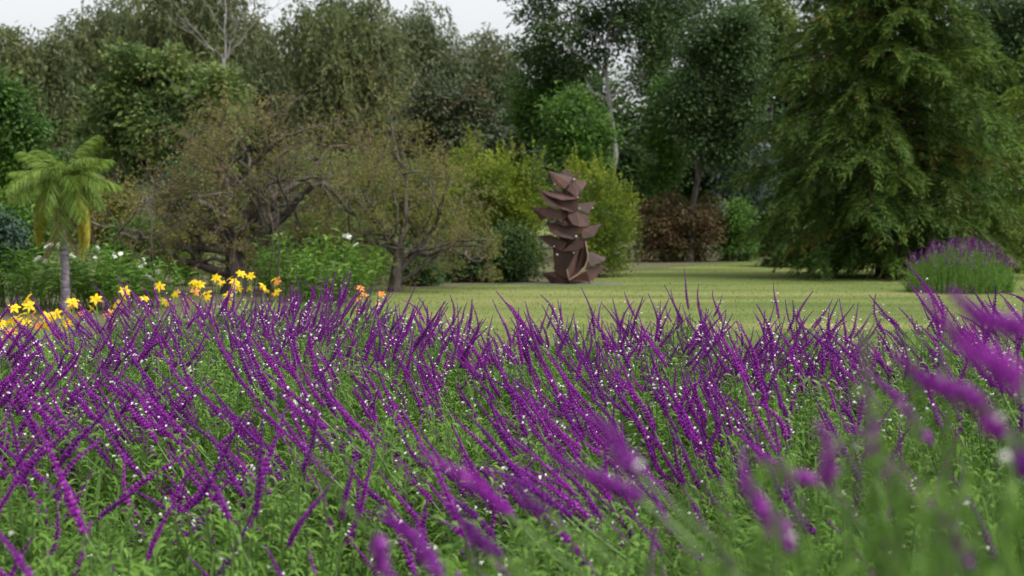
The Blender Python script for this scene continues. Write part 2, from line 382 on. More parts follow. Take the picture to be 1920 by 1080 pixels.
    tk.build(tname, bark, root, True)
    if wb.n: wb.build('limbs', bark, root, True)
    tag(mb.build(part, mat, root), kind='stuff')
    return root

def far_trees():
    G = 'weeping trees along the skyline'
    spec = [  # cx, cy, rx, ry, d, label
        (40, 175, 120, 150, 78, 'M', 'olive weeping tree with bushy top at the skyline beside the dark broadleaf tree'),
        (215, 125, 130, 185, 84, 'w', 'tall grey-green weeping tree rising behind the light green broadleaf tree'),
        (360, 85, 145, 200, 80, 'w', 'broad weeping tree standing behind the bleached bare tree'),
        (490, 170, 70, 150, 88, 'b', 'shaded weeping tree in the gap beside the bleached bare tree'),
        (645, 110, 120, 180, 79, 'w', 'pale olive weeping tree above the gnarled orchard trees'),
        (785, 150, 105, 175, 84, 'b', 'hazy grey-green weeping tree behind the rust-leaved tree'),
        (915, 190, 95, 160, 86, 'b', 'lower rounded weeping tree next to the tall pale-trunked tree')]
    for i, (cx, cy, rx, ry, d, k, lab) in enumerate(spec):
        plant('weeping_tree', lab, 'tree', d, cx, auto_lobes(cx, cy, rx, ry, 8, 20 + i), M['willow_b' if k == 'b' else 'willow'], M['bark'], 40 + i,
              clumps=600, per=56, crad=1.05, leaf=(.35, .105), style='hang', trad=.4, group=G, strand=(.7, 1.9))
    # dense dark trees filling the depth of the wood
    fill = [(20, 300, 130, 170, 92), (190, 270, 120, 180, 94), (400, 250, 140, 190, 92), (600, 240, 130, 190, 95), (760, 260, 120, 170, 93), (930, 300, 110, 150, 92),
            (1090, 270, 120, 160, 88), (1260, 290, 110, 170, 86), (1410, 200, 120, 240, 88), (1560, 150, 140, 290, 84), (1720, 140, 140, 300, 86), (1880, 170, 130, 280, 84)]
    labs = ['dark shrubby tree in the wood behind the palm', 'dark tree deep in the wood under the weeping trees', 'dark tree behind the first gnarled orchard tree', 'dark tree between the two gnarled orchard trees',
            'dark tree behind the second gnarled orchard tree', 'dark tree behind the yellow-green hedge', 'dark tree behind the tall pale trunk', 'dark tree behind the brown hedge',
            'dark tree behind the clipped green hedge shrub', 'tall dark tree hidden behind the cypress', 'tall dark tree showing through the cypress', 'tall dark tree behind the pale cypress']
    for i, (cx, cy, rx, ry, d) in enumerate(fill):
        plant('woodland_tree', labs[i], 'tree', d, cx, auto_lobes(cx, cy, rx, ry, 7, 60 + i), M['dark_gloss' if i % 2 else 'dark'], M['bark_dark'], 80 + i,
              clumps=300, per=38, crad=1.25, leaf=(.45, .21), trad=.35, group='dark trees deep in the wood', twigs=False)
far_trees()

plant('broadleaf_tree', 'dark green broadleaf tree with bright upper leaves beside the palm', 'tree', 33, -30, auto_lobes(-10, 290, 92, 150, 12, 3, .3), M['fresh'], M['bark_dark'], 5,
      clumps=330, per=60, crad=.42, leaf=(.15, .075), trad=.2)
plant('broadleaf_tree', 'light green large-leaved tree in front of the weeping trees', 'tree', 52, 300,
      auto_lobes(270, 215, 120, 125, 8, 8) + [(250, 120, 60, 35), (310, 125, 50, 40), (425, 175, 50, 60), (400, 250, 70, 70), (180, 240, 50, 50)], M['broad'], M['bark'], 9,
      clumps=430, per=46, crad=.5, leaf=(.24, .13), trad=.22, shell=.4)
plant('rust_leaved_tree', 'dark tree with rusty brown leaf patches between the weeping trees and the hedge', 'tree', 58, 850,
      auto_lobes(845, 225, 85, 95, 7, 4) + [(920, 250, 50, 60), (780, 260, 40, 60)], M['rust_leaf'], M['bark_dark'], 13, clumps=330, per=46, crad=.5, leaf=(.2, .1), trad=.2)
# tall tree with the pale straight trunk
plant('pale_trunk_tree', 'tall open-crowned tree with a straight pale grey trunk behind the sculpture', 'tree', 62, 1153,
      [(1120, 40, 95, 70), (1030, 40, 60, 70), (1040, 110, 55, 50), (1200, 20, 80, 70), (1130, -60, 150, 70), (1000, -30, 60, 60), (1110, 100, 60, 35), (1235, 110, 60, 60), (1260, -20, 70, 60)],
      M['dark'], M['bark_pale'], 17, clumps=400, per=58, crad=.62, leaf=(.2, .1), trad=.17, shell=.6)
plant('slender_tree', 'slender dark-trunked tree beside the tall pale trunk', 'tree', 69, 1206,
      [(1240, 60, 70, 60), (1290, 30, 70, 70), (1270, 140, 60, 60), (1200, 150, 45, 45), (1330, -20, 70, 60)], M['dark_gloss'], M['bark'], 19, clumps=230, per=54, crad=.65, leaf=(.2, .1), trad=.14, shell=.6)
plant('spreading_tree', 'glossy dark spreading tree between the slender trunk and the cypress', 'tree', 58, 1290,
      auto_lobes(1345, 190, 95, 130, 12, 6, .3) + [(1380, 60, 55, 60), (1320, 70, 50, 50), (1290, 200, 45, 60)], M['dark_gloss'], M['bark'], 23, clumps=330, per=72, crad=.7, leaf=(.19, .1), trad=.16, shell=.65)
plant('young_tree', 'bright green bushy young tree standing left of the pale trunk, the taller of two', 'tree', 64, 1005,
      [(1000, 105, 34, 40), (1035, 140, 36, 45), (985, 175, 38, 48), (1030, 215, 42, 50), (975, 245, 30, 40), (1055, 255, 30, 40), (1010, 270, 38, 40), (1075, 130, 26, 34)], M['fresh'], M['bark_dark'], 29, clumps=170, per=70, crad=.62, shell=.7, leaf=(.2, .1), trad=.12, group='bright young trees around the pale trunk')
plant('young_tree', 'bright green bushy young tree just beside the pale trunk, lower of two', 'tree', 57, 1085,
      [(1078, 190, 26, 30), (1052, 225, 32, 36), (1112, 235, 28, 40), (1080, 260, 40, 40), (1045, 285, 28, 34), (1112, 300, 32, 36), (1075, 320, 36, 36), (1135, 265, 18, 24)], M['fresh'], M['bark_dark'], 31, clumps=150, per=76, crad=.58, shell=.7, leaf=(.18, .09), trad=.1, group='bright young trees around the pale trunk')
plant('young_tree', 'narrow green young tree between the pale trunk and the brown hedge', 'tree', 60, 1243,
      [(1252, 175, 16, 30), (1240, 215, 26, 30), (1258, 240, 24, 30), (1225, 265, 26, 36), (1258, 295, 28, 36), (1232, 330, 34, 36)], M['fresh'], M['bark_dark'], 37, clumps=110, per=70, crad=.55, shell=.7, leaf=(.18, .09), trad=.1, group='bright young trees around the pale trunk')
plant('yellow_green_tree', 'yellowish green tree top behind the cypress', 'tree', 74, 1445, auto_lobes(1440, 70, 60, 100, 6, 9), M['broad'], M['bark'], 41, clumps=200, per=46, crad=.7, leaf=(.24, .12), trad=.2)
plant('evergreen_tree', 'dark evergreen tree high behind the pale cypress', 'tree', 66, 1900, auto_lobes(1880, 90, 95, 140, 7, 19), M['dark_gloss'], M['bark_dark'], 43, clumps=280, per=48, crad=.7, leaf=(.22, .11), trad=.25)
# understory shrubs of the wood edge
for i, (cx, cy, rx, ry, d, mt, lab) in enumerate([
        (1395, 320, 50, 90, 63, 'bluegreen', 'blue-green shrub under the spreading tree'), (1310, 320, 60, 70, 66, 'dark', 'dark shrub above the brown hedge'),
        (1060, 310, 45, 50, 62, 'bluegreen', 'blue-green shrub right behind the sculpture top'), (970, 270, 60, 70, 66, 'dark_gloss', 'dark shrub behind the yellow-green hedge tips'),
        (1180, 330, 40, 60, 64, 'dark', 'dark shrub at the foot of the pale trunk'), (1450, 400, 50, 80, 66, 'dark', 'dark shrub between the hedge and the cypress'),
        (1520, 300, 60, 120, 70, 'dark', 'tall dark shrub behind the low young cypress'), (1620, 310, 70, 130, 70, 'dark', 'tall dark shrub behind the big cypress trunk'), (1720, 300, 70, 130, 71, 'dark_gloss', 'tall glossy shrub behind the big cypress'), (1820, 310, 70, 130, 70, 'dark', 'tall dark shrub between both cypresses'), (1460, 310, 45, 110, 72, 'dark', 'tall dark shrub in the gap before the big cypress'),
        (1575, 420, 60, 70, 68, 'dark', 'dark shrub behind the cypress skirt'), (1740, 430, 80, 60, 66, 'dark', 'dark shrub behind the cypress trunk'), (1880, 420, 80, 70, 62, 'dark', 'dark shrub behind the far salvia mound')]):
    plant('understory_shrub', lab, 'shrub', d, cx, auto_lobes(cx, cy, rx, ry, 6, 100 + i), M[mt], M['bark_dark'], 120 + i, clumps=150, per=42, crad=.6, leaf=(.24, .12), trad=.06, group='shrubs along the wood edge', tname='stem', part='foliage', twigs=False)
# hedges along the lawn
H = 'hedge shrubs along the lawn'
plant('hedge_shrub', 'yellow-green hedge shrub with upright shoots behind the sculpture, left of it', 'shrub', 41, 945, [(930, 420, 85, 110), (860, 400, 70, 110), (985, 420, 55, 100), (960, 350, 55, 60), (900, 330, 60, 60)], M['yellowgreen'], M['bark_dark'], 51,
      clumps=420, per=60, crad=.34, leaf=(.12, .05), style='up', trad=.06, group=H, part='foliage', tname='stem')
plant('hedge_shrub', 'yellow-green hedge shrub with upright shoots behind the sculpture, right of it', 'shrub', 43, 1120, [(1115, 420, 75, 90), (1150, 430, 45, 80), (1080, 400, 55, 90), (1130, 370, 45, 45)], M['yellowgreen'], M['bark_dark'], 53,
      clumps=300, per=60, crad=.34, leaf=(.12, .05), style='up', trad=.06, group=H, part='foliage', tname='stem')
plant('hedge_shrub', 'low dark green shrub in shade under the second gnarled tree', 'shrub', 38, 880, [(880, 490, 80, 48), (960, 480, 55, 60), (830, 500, 30, 38)], M['dark'], M['bark_dark'], 55,
      clumps=230, per=50, crad=.32, leaf=(.13, .06), trad=.05, group=H, part='foliage', tname='stem')
plant('hedge_shrub', 'russet brown hedge shrub at the far edge of the lawn', 'shrub', 58, 1260, [(1265, 430, 75, 70), (1215, 440, 40, 60), (1310, 430, 45, 65)], M['brownhedge'], M['bark_dark'], 57,
      clumps=230, per=56, crad=.42, leaf=(.17, .07), style='round', trad=.05, group=H, part='foliage', tname='stem')
plant('hedge_shrub', 'clipped green hedge shrub between the russet one and the cypress', 'shrub', 59, 1385, [(1385, 435, 36, 60), (1365, 440, 30, 55)], M['fresh'], M['bark_dark'], 59,
      clumps=120, per=56, crad=.4, leaf=(.16, .08), trad=.05, group=H, part='foliage', tname='stem')

# ------------------------------------------------------------------ cypresses
def cypress(label, d, x0, height, prof, mat, seed, nb=120, tas=True, cap_z=None):
    r = np.random.default_rng(seed); base = np.array([gx(x0, d), d, 0.0])
    root = thing('cypress_tree', label, 'tree', base)
    tk, wb, fo, ta = MB(), MB(), MB(), MB()
    tz = np.linspace(-.05, height, 10); tube(tk, np.stack([r.normal(0, .02, 10), r.normal(0, .02, 10), tz], 1), np.interp(tz, [0, .5, height], [.34, .24, .03]), 12)
    zs = height * .05 + (height * .95) * np.sort(r.random(nb)) ** 1.05
    for q, z in enumerate(zs):
        a = q * 2.39996 + r.normal(0, .25); L = np.interp(z, prof[0], prof[1]) * r.uniform(.72, 1.12)
        rise = np.interp(z / height, [0, .25, .6, 1], [-.02, .16, .35, .7]); dir_ = np.array([math.cos(a), math.sin(a), 0])
        t = np.linspace(0, 1, 7)
        p = np.array([0, 0, z]) + dir_[None] * (L * t)[:, None]; p[:, 2] += L * (rise * t - (.34 + r.uniform(-.08, .1)) * t ** 2.2)
        p[1:-1] += r.normal(0, .02 * L, (5, 3)); p[:, 2] = np.maximum(p[:, 2], .6 if height > 10 else .25)
        tube(wb, p, np.linspace(.018 + .012 * L, .006, 7), 5, cap=False)
        nbr = int(8 + L * 8); tb = r.uniform(.08, 1.0, nbr) ** .95
        pb = np.stack([np.interp(tb, t, p[:, k]) for k in range(3)], 1)
        side = np.cross(dir_, [0, 0, 1]); sg = np.where(r.random(nbr) < .5, -1, 1)
        bd = dir_ * r.uniform(.35, 1.0, nbr)[:, None] + side * (sg * r.uniform(.3, 1.0, nbr))[:, None] + np.array([0, 0, 1.0]) * r.uniform(-.25, .3, nbr)[:, None]
        bd = unit(bd); bl = r.uniform(.45, 1.0, nbr) * (1.1 - .35 * tb) * min(1.15, .45 + L * .2)
        m = 31; tt = r.random((nbr, m)) ** .85
        pos = pb[:, None] + bd[:, None] * (bl[:, None] * tt)[..., None]; pos[..., 2] -= bl[:, None] * .8 * tt ** 2
        bs = unit(np.cross(bd, [0, 0, 1.0])); s2 = np.where(r.random((nbr, m)) < .5, -1, 1)
        ld = bd[:, None] * .75 + bs[:, None] * (s2 * r.uniform(.3, .9, (nbr, m)))[..., None] + r.normal(0, .22, (nbr, m, 3)); ld[..., 2] -= .15 + .5 * tt
        n = nbr * m; tone = np.clip(.45 + r.normal(0, .14) + r.normal(0, .15, (nbr, m)), 0, .93)
        if r.random() < .12: tone = np.where(tt > .5, np.clip(tone + .35, 0, 1), tone)
        leaves(fo, pos.reshape(-1, 3), ld.reshape(-1, 3), r.normal(0, .5, (n, 3)) + [0, 0, 1], r.uniform(.15, .28, n), r.uniform(.028, .046, n), .1, tone.ravel())
        if tas and r.random() < .3:
            for e in range(7):
                s = pb[r.integers(nbr)] + r.normal(0, .08, 3); mm = 9; t2 = np.linspace(0, 1, mm)
                pp = s + np.array([0, 0, -.3]) * t2[:, None] + r.normal(0, .015, (mm, 3))
                leaves(ta, pp, r.normal(0, .4, (mm, 3)) + [0, 0, -1], r.normal(0, 1, (mm, 3)), .06, .022, .1, r.random(mm))
    tk.build('trunk', M['bark_dark'], root, True); wb.build('branches', M['bark_dark'], root, True)
    tag(fo.build('crown', mat, root), kind='stuff')
    if ta.n: tag(ta.build('tassels', M['tassel'], root), 'pale brown hanging tassels', kind='stuff')
cypress('big dark feathery cypress with drooping layered branches on the lawn', 42, 1662, 13.5, ([0, .8, 1.3, 2.4, 3.4, 6, 8.2, 11, 13.5], [1.6, 2.3, 3.2, 4.0, 4.1, 3.5, 2.9, 1.8, .3]), M['cypress'], 71, 225)
cypress('paler yellow-green cypress behind the far salvia mound', 47, 1985, 8.5, ([0, 1, 3, 5, 7, 8.5], [3.4, 3.8, 3.4, 2.4, 1.1, .2]), M['cypress_l'], 73, 85, False)
cypress('low young cypress with soft pale branches beside the clipped green hedge', 52, 1500, 3.6, ([0, 1, 2, 3, 3.6], [1.5, 1.7, 1.2, .6, .1]), M['cypress'], 75, 50, False)

# ------------------------------------------------------------------ gnarled orchard trees and the bare tree
def gnarled(name, label, d, x0, trunk_h, trad, seed, limbs, leaf_mat_, bark, twig_levels=4, leaf_n=9, lsize=(.075, .022), group=None, arms=()):
    r = np.random.default_rng(seed); base = np.array([gx(x0, d), d, 0.0]); root = thing(name, label, 'tree', base, group)
    tk, wb, tw, fo = MB(), MB(), MB(), MB()
    tp = np.stack([np.cumsum(r.normal(0, .03, 6)), np.cumsum(r.normal(0, .03, 6)), np.linspace(-.05, trunk_h, 6)], 1); tp[0, :2] = 0
    tube(tk, tp, trad * np.array([1.4, 1.05, .95, .9, .95, .8]), 10)
    tips = []
    def grow(p0, dr, L, rad, lev):
        n = 6 if lev < 2 else (4 if lev < 4 else 3)
        p = [p0]; dcur = unit(dr)
        for i in range(n - 1):
            dcur = unit(dcur + r.normal(0, .26, 3) + np.array([0, 0, .05 if lev < 3 else -.02])); p.append(p[-1] + dcur * L / (n - 1))
        p = np.array(p); tube(wb if lev < 3 else tw, p, np.linspace(rad, rad * .55, n), 6 if lev < 2 else 3, cap=False)
        if lev >= 2: tips.append(p)
        if lev < twig_levels:
            for k in range(r.integers(3, 5) if lev < 3 else r.integers(3, 5)):
                i = r.integers(1, n) if k else n - 1
                nd = unit(dcur * .6 + r.normal(0, .62, 3) + np.array([0, 0, .16])); grow(p[i], nd, L * r.uniform(.5, .78), rad * .55 * (.9 if k == 0 else .7), lev + 1)
    for (z, tx, tz, ty) in limbs:                        # limbs given as start height and end point
        s = tp[int(round(z / trunk_h * 5))]; e = np.array([tx * 1.18, ty, tz * 1.04]); v = e - s; Ld = np.linalg.norm(v)
        grow(s, v, Ld, trad * .5, 0)
    for pts, w0 in arms:                                 # long limbs laid along their course
        q = np.array([px(x, y, d) - base + [0, dy, 0] for x, y, dy in pts]); tt_ = np.linspace(0, len(q) - 1, 12)
        q = np.stack([np.interp(tt_, np.arange(len(q)), q[:, k]) for k in range(3)], 1); q[1:] += r.normal(0, .018, (11, 3))
        w0 *= .72; tube(wb, q, np.linspace(w0, w0 * .35, 12), 7)
        for k in range(9): i = r.integers(4, 12); grow(q[i], unit(r.normal(0, .6, 3) + [0, 0, .5]), r.uniform(.35, .7), w0 * .28, 3)
    for p in tips:
        m = r.poisson(leaf_n); t = r.random(m) * (len(p) - 1); i = t.astype(int); q = p[i] + (p[np.minimum(i + 1, len(p) - 1)] - p[i]) * (t - i)[:, None] + r.normal(0, .03, (m, 3))
        leaves(fo, q, r.normal(0, .8, (m, 3)) + [0, 0, -.5], r.normal(0, 1, (m, 3)), lsize[0] * r.uniform(.7, 1.3, m), lsize[1] * r.uniform(.7, 1.3, m), .1, np.clip(r.normal(.5, .25, m), 0, 1))
    tk.build('trunk', bark, root, True); wb.build('limbs', bark, root, True)
    tag(tw.build('twigs', M['twig'], root), kind='stuff')
    if fo.n: tag(fo.build('crown', leaf_mat_, root), kind='stuff')
OG = 'gnarled orchard trees'
gnarled('orchard_tree', 'gnarled thick-trunked orchard tree with sparse brownish leaves behind the daylilies', 32, 436, 1.15, .24, 11,
        [(1.1, 1.2, 2.4, .3), (1.1, -1.0, 2.4, .5), (1.1, .3, 2.7, -.8), (.9, 1.6, 2.3, -.6), (.9, -1.6, 1.7, -.2), (1.0, -.4, 2.9, .6), (.35, -1.7, .75, -.4), (1.1, .7, 2.9, .9), (1.0, 1.9, 1.9, .3)], M['olive'], M['bark'], 5, 3.2, group=OG, arms=[([(434, 492, 0), (400, 484, -.1), (370, 492, -.2), (310, 500, -.3)], .08), ([(432, 470, 0), (405, 430, -.2), (372, 425, -.3), (330, 380, -.4)], .09), ([(440, 465, 0), (470, 425, -.2), (498, 395, -.3), (560, 380, -.4)], .11), ([(445, 400, 0), (452, 350, -.2), (430, 328, -.3), (370, 310, -.4)], .08), ([(470, 420, 0), (500, 345, -.2), (560, 338, -.3), (625, 335, -.4)], .07)])
gnarled('orchard_tree', 'gnarled slim-trunked orchard tree with a long low arching limb near the hedge', 33, 740, 1.0, .15, 16,
        [(1.0, .5, 2.3, .2), (1.0, -.9, 2.1, .4), (1.0, -.2, 2.5, -.7), (.35, 1.5, 1.0, -.3), (.8, 1.2, 1.7, .6), (.9, -1.1, 1.6, -.5), (1.0, .7, 2.6, .8)], M['olive'], M['bark'], 5, 3.2, group=OG, arms=[([(742, 500, 0), (765, 472, -.2), (815, 464, -.3), (860, 452, -.4), (925, 450, -.4)], .075), ([(742, 535, 0), (790, 500, -.2), (825, 475, -.3), (870, 458, -.3), (910, 462, -.4)], .06), ([(740, 450, 0), (700, 445, -.2), (660, 430, -.3)], .05), ([(742, 440, 0), (745, 380, -.2), (735, 330, -.2), (790, 320, -.3)], .07)])
def bare_tree():
    d = 56; r = np.random.default_rng(5); base = np.array([gx(423, d), d, 0.0]); root = thing('bare_tree', 'leafless bleached tree with forked white branches above the light green tree', 'tree', base)
    tk = MB(); tube(tk, np.stack([np.linspace(0, 0, 8), r.normal(0, .05, 8), np.linspace(-.05, px(422, 110, d)[2], 8)], 1), np.linspace(.14, .07, 8), 8); tk.build('trunk', M['bark_dead'], root, True)
    for (a, b, w) in [((422, 112), (340, 30), .05), ((422, 112), (418, -60), .07), ((422, 112), (438, 50), .05), ((438, 50), (430, -40), .04), ((422, 112), (470, 45), .045), ((470, 45), (530, 5), .03),
                      ((400, 95), (320, 40), .035), ((418, 60), (368, -20), .035), ((420, 20), (395, -40), .03), ((435, 65), (458, 15), .03)]:
        wb = MB(); A, B = px(*a, d) - base, px(*b, d) - base; B[1] += r.normal(0, .6)
        w *= .7; p = curve(A, B, r, 7, .04); tube(wb, p, np.linspace(w, w * .35, 7), 5)
        for k in range(5):
            i = r.integers(2, 7); e = p[i] + unit(B - A) * .7 + r.normal(0, .45, 3); tube(wb, curve(p[i], e, r, 4, .06), np.linspace(w * .35, .006, 4), 3, cap=False)
        wb.build('branch', M['bark_dead'], root, True)
bare_tree()
# a few bare upright saplings in front of the first orchard tree
for i, (x, y0, d, lab) in enumerate([(527, 400, 28, 'thin bare sapling right beside the gnarled thick trunk'), (505, 415, 28.6, 'crooked thin bare sapling beside the gnarled thick trunk'), (285, 390, 27, 'thin bare sapling under the low limb of the gnarled tree')]):
    r = np.random.default_rng(300 + i); base = np.array([gx(x, d), d, 0]); root = thing('sapling', lab, 'sapling', base)
    mb = MB(); h = px(x, y0, d)[2]; p = curve((0, 0, -.03), (r.normal(0, .15), 0, h), r, 7, .04); tube(mb, p, np.linspace(.028, .008, 7), 6); mb.build('stem', M['bark'], root, True)
    mb = MB()
    for k in range(12):
        s = p[r.integers(2, 7)]; tube(mb, curve(s, s + r.normal(0, .18, 3) + [0, 0, .25], r, 4, .06), np.linspace(.008, .003, 4), 3, cap=False)
    mb.build('twigs', M['twig'], root)

# ------------------------------------------------------------------ left thicket
TG = 'shrubs of the left thicket'
for i, (cx, cy, rx, ry, d, mt, leaf, lab) in enumerate([
        (45, 440, 70, 90, 31, 'fresh', (.12, .05), 'green shrub in the thicket behind the palm trunk'), (215, 420, 60, 90, 34, 'olive', (.11, .05), 'brownish fading shrub between the palm and the gnarled tree'),
        (250, 470, 50, 60, 31, 'fresh', (.14, .03), 'fine-leaved green shrub under the low limb of the gnarled tree'), (330, 470, 70, 60, 37, 'olive', (.1, .04), 'twiggy olive shrub behind the thick gnarled trunk'),
        (600, 440, 80, 70, 38, 'broad', (.12, .06), 'mid green shrub between the two gnarled trees'), (500, 430, 70, 80, 40, 'dark', (.13, .06), 'dark shrub behind the bare saplings'),
        (690, 470, 50, 50, 39, 'fresh', (.12, .05), 'low green shrub at the foot of the slim gnarled tree'), (785, 515, 36, 34, 36, 'dark_gloss', (.1, .05), 'small dark green shrub right beside the slim gnarled trunk'),
        (140, 370, 60, 90, 40, 'dark', (.13, .06), 'dark shrub behind the palm crown'), (360, 380, 90, 80, 44, 'dark_gloss', (.14, .07), 'dark shrub seen through the twigs of the thick gnarled tree'),
        (640, 350, 110, 90, 46, 'broad', (.14, .06), 'olive green shrub behind the twigs of both gnarled trees'), (770, 380, 70, 80, 44, 'broad', (.13, .06), 'olive green shrub behind the slim gnarled tree')]):
    plant('thicket_shrub', lab, 'shrub', d, cx, auto_lobes(cx, cy, rx, ry, 6, 200 + i), M[mt], M['bark_dark'], 220 + i, clumps=170, per=46, crad=.34, leaf=leaf, trad=.04, group=TG, tname='stem', part='foliage')
plant('ivy_mound', 'blue-grey glossy creeper hanging over the thicket edge below the broadleaf tree', 'vine', 27, 5, [(-10, 430, 35, 40), (12, 455, 30, 35), (-20, 480, 45, 50)], M['vine'], M['bark_dark'], 260, clumps=110, per=44, crad=.2, leaf=(.08, .06), trad=.05, tname='stem', part='foliage', droop=1.2)

def frond(r, L, droop, mat):
    mb = MB(); t = np.linspace(0, 1, 12); x = L * t * (1 - .12 * t); z = L * (.42 * t - droop * t ** 2.1)
    p = np.stack([x, np.zeros(12), z], 1); tube(mb, p, np.linspace(.014, .003, 12), 4)
    m = 95; tt = np.repeat(np.linspace(.1, 1, m), 2); sg = np.tile([-1, 1], m)
    q = np.stack([np.interp(tt, t, p[:, k]) for k in range(3)], 1); n = len(tt)
    tan = unit(np.stack([np.interp(tt, t, np.gradient(p[:, k])) for k in range(3)], 1))
    D = tan * .55 + np.array([0, 1, 0]) * (sg * .8)[:, None] + r.normal(0, .14, (n, 3)); D[:, 2] -= .28
    ll = .30 * np.sin(np.clip(tt * 2.6 + .35, 0, math.pi * .96)) ** .6 * r.uniform(.85, 1.1, n) * L / 1.1
    blades(mb, q, D, ll, .0125, .5, r, r.random(n)); return mb.mesh('frond', mat)
def palm():
    d = 24.5; r = np.random.default_rng(9); base = np.array([gx(121, d), d, 0.0]); root = thing('palm_tree', 'small palm with a slim grey trunk and feathery arching fronds behind the daylilies', 'palm', base)
    top = px(112, 352, d) - base; mb = MB(); zz = np.linspace(-.05, top[2], 26)
    rad = np.interp(zz, [0, .6, top[2]], [.085, .066, .058]) * (1 + .09 * (np.arange(26) % 2))
    tube(mb, np.stack([np.linspace(0, top[0], 26) + .03 * np.sin(zz * 1.7), np.zeros(26), zz], 1), rad, 10); mb.build('trunk', M['bark_palm'], root, True)
    mb = MB(); tube(mb, np.array([top + [0, 0, -.08], top + [0, 0, .1], top + [0, 0, .28]]), [.075, .09, .02], 8); mb.build('crownshaft', M['palm'], root, True)
    var = [frond(r, 1.0, dr, M['palm']) for dr in (.35, .55, .75, .95)]; old = [frond(r, .95, dr, M['palm_y']) for dr in (1.15, 1.35)]; dead = frond(r, .9, 1.5, M['palm_d'])
    for k in range(31):
        me = var[k % 4] if k < 25 else (old[k % 2] if k < 29 else dead); o = link('frond', me, root); el = .62 - k * .045 if k < 25 else -.35
        if k >= 29: el = -.7
        o.location = top + [0, 0, .1]; o.rotation_euler = (0, -max(el, -.8) * 1.3, (k * 2.39996 + r.normal(0, .2)) if k < 25 else [0.1, 3.0, -.35, 3.4, .45, 2.8, .25][k % 7]); s = r.uniform(.9, 1.18); o.scale = (s, s, s)
        if k >= 29: o['label'] = 'dead brown hanging frond'
        elif k >= 25: o['label'] = 'yellowing drooping frond'
palm()

# ginger lilies: leafy canes with long broad leaves and white flowers
def ginger_mesh(seed, canes=16, h=1.15):
    r = np.random.default_rng(seed); mb = MB(); st = MB(); tips = []
    for c in range(canes):
        b = np.array([r.normal(0, .28), r.normal(0, .28), -.02]); hh = h * r.uniform(.65, 1.1); a = r.random() * 6.283
        e = b + np.array([math.cos(a) * .28, math.sin(a) * .28, hh]); p = curve(b, e, r, 6, .03, .0); tube(st, p, np.linspace(.011, .006, 6), 5)
        m = 13; t = np.linspace(.25, 1, m); q = b + (e - b) * t[:, None]; aa = a + np.where(np.arange(m) % 2, 1.57, -1.57) + r.normal(0, .3, m)
        D = np.stack([np.cos(aa), np.sin(aa), np.full(m, .75)], 1); blades(mb, q, D, r.uniform(.26, .42, m), r.uniform(.05, .075, m), .5, r, np.clip(r.normal(.5, .25, m), 0, 1)); tips.append(e)
    return mb.mesh('leaves', M['ginger']), st.mesh('canes', M['ginger'], True), tips
def star(r, L, W, mat, n=6, up=.7, name='flower'):
    mb = MB(); a = np.arange(n) * 6.283 / n + r.normal(0, .1, n); D = np.stack([np.cos(a), np.sin(a), np.full(n, up)], 1)
    blades(mb, np.zeros((n, 3)), D, L, W, .55, r, r.random(n)); tube(mb, [(0, 0, -.06), (0, 0, -.02), (0, 0, .015)], [.004, .006, .012], 5); return mb.mesh(name, mat)
gv = [ginger_mesh(400 + i) for i in range(4)]; rr = np.random.default_rng(77)
wf = [star(rr, .07, .045, M['white'], 5, .5) for _ in range(2)]
gs = [(30, 27, 1.0), (80, 26.5, .95), (150, 27.5, 1.0), (195, 26.5, .95), (215, 26, .95), (50, 25.5, .85), (170, 26, .8), (250, 25, .8), (300, 27, .75), (487, 33.5, 1.1), (520, 31, .85), (560, 29, 1.1), (605, 30, 1.15), (640, 28.5, 1.05), (585, 26.5, .85),
      (668, 31, .9), (700, 36, .9), (480, 36, .9), (640, 27, .7), (345, 36, .8), (395, 36, .85), (720, 37, .8)]
for i, (x, d, s) in enumerate(gs):
    if x < 320: lab = 'leafy ginger lily clump with white flowers around the palm foot'
    elif x < 420: lab = 'leafy ginger lily clump left under the thick gnarled tree'
    else: lab = 'tall bright leafy ginger lily clump between the two gnarled trunks'
    root = thing('ginger_lily', lab, 'plant', (gx(x, d), d, 0), 'ginger lilies around the palm' if x < 320 else ('ginger lilies under the thick gnarled tree' if x < 420 else 'ginger lilies between the gnarled trees'))
    root.rotation_euler = (0, 0, i * 1.7); root.scale = (s, s, s); lv, cn, tips = gv[i % 4]; tag(link('leaves', lv, root), kind='stuff'); link('canes', cn, root)
    for k in range(2 if x < 320 and i % 3 else (1 if i % 2 else 0)):
        for j in range(3):
            f = link('flower', wf[(k + j) % 2], root); f.location = tips[(k * 3 + i) % len(tips)] + rr.normal(0, .035, 3) + [0, 0, .05]; f.rotation_euler = (rr.normal(0, .6), rr.normal(0, .6), rr.random() * 6)

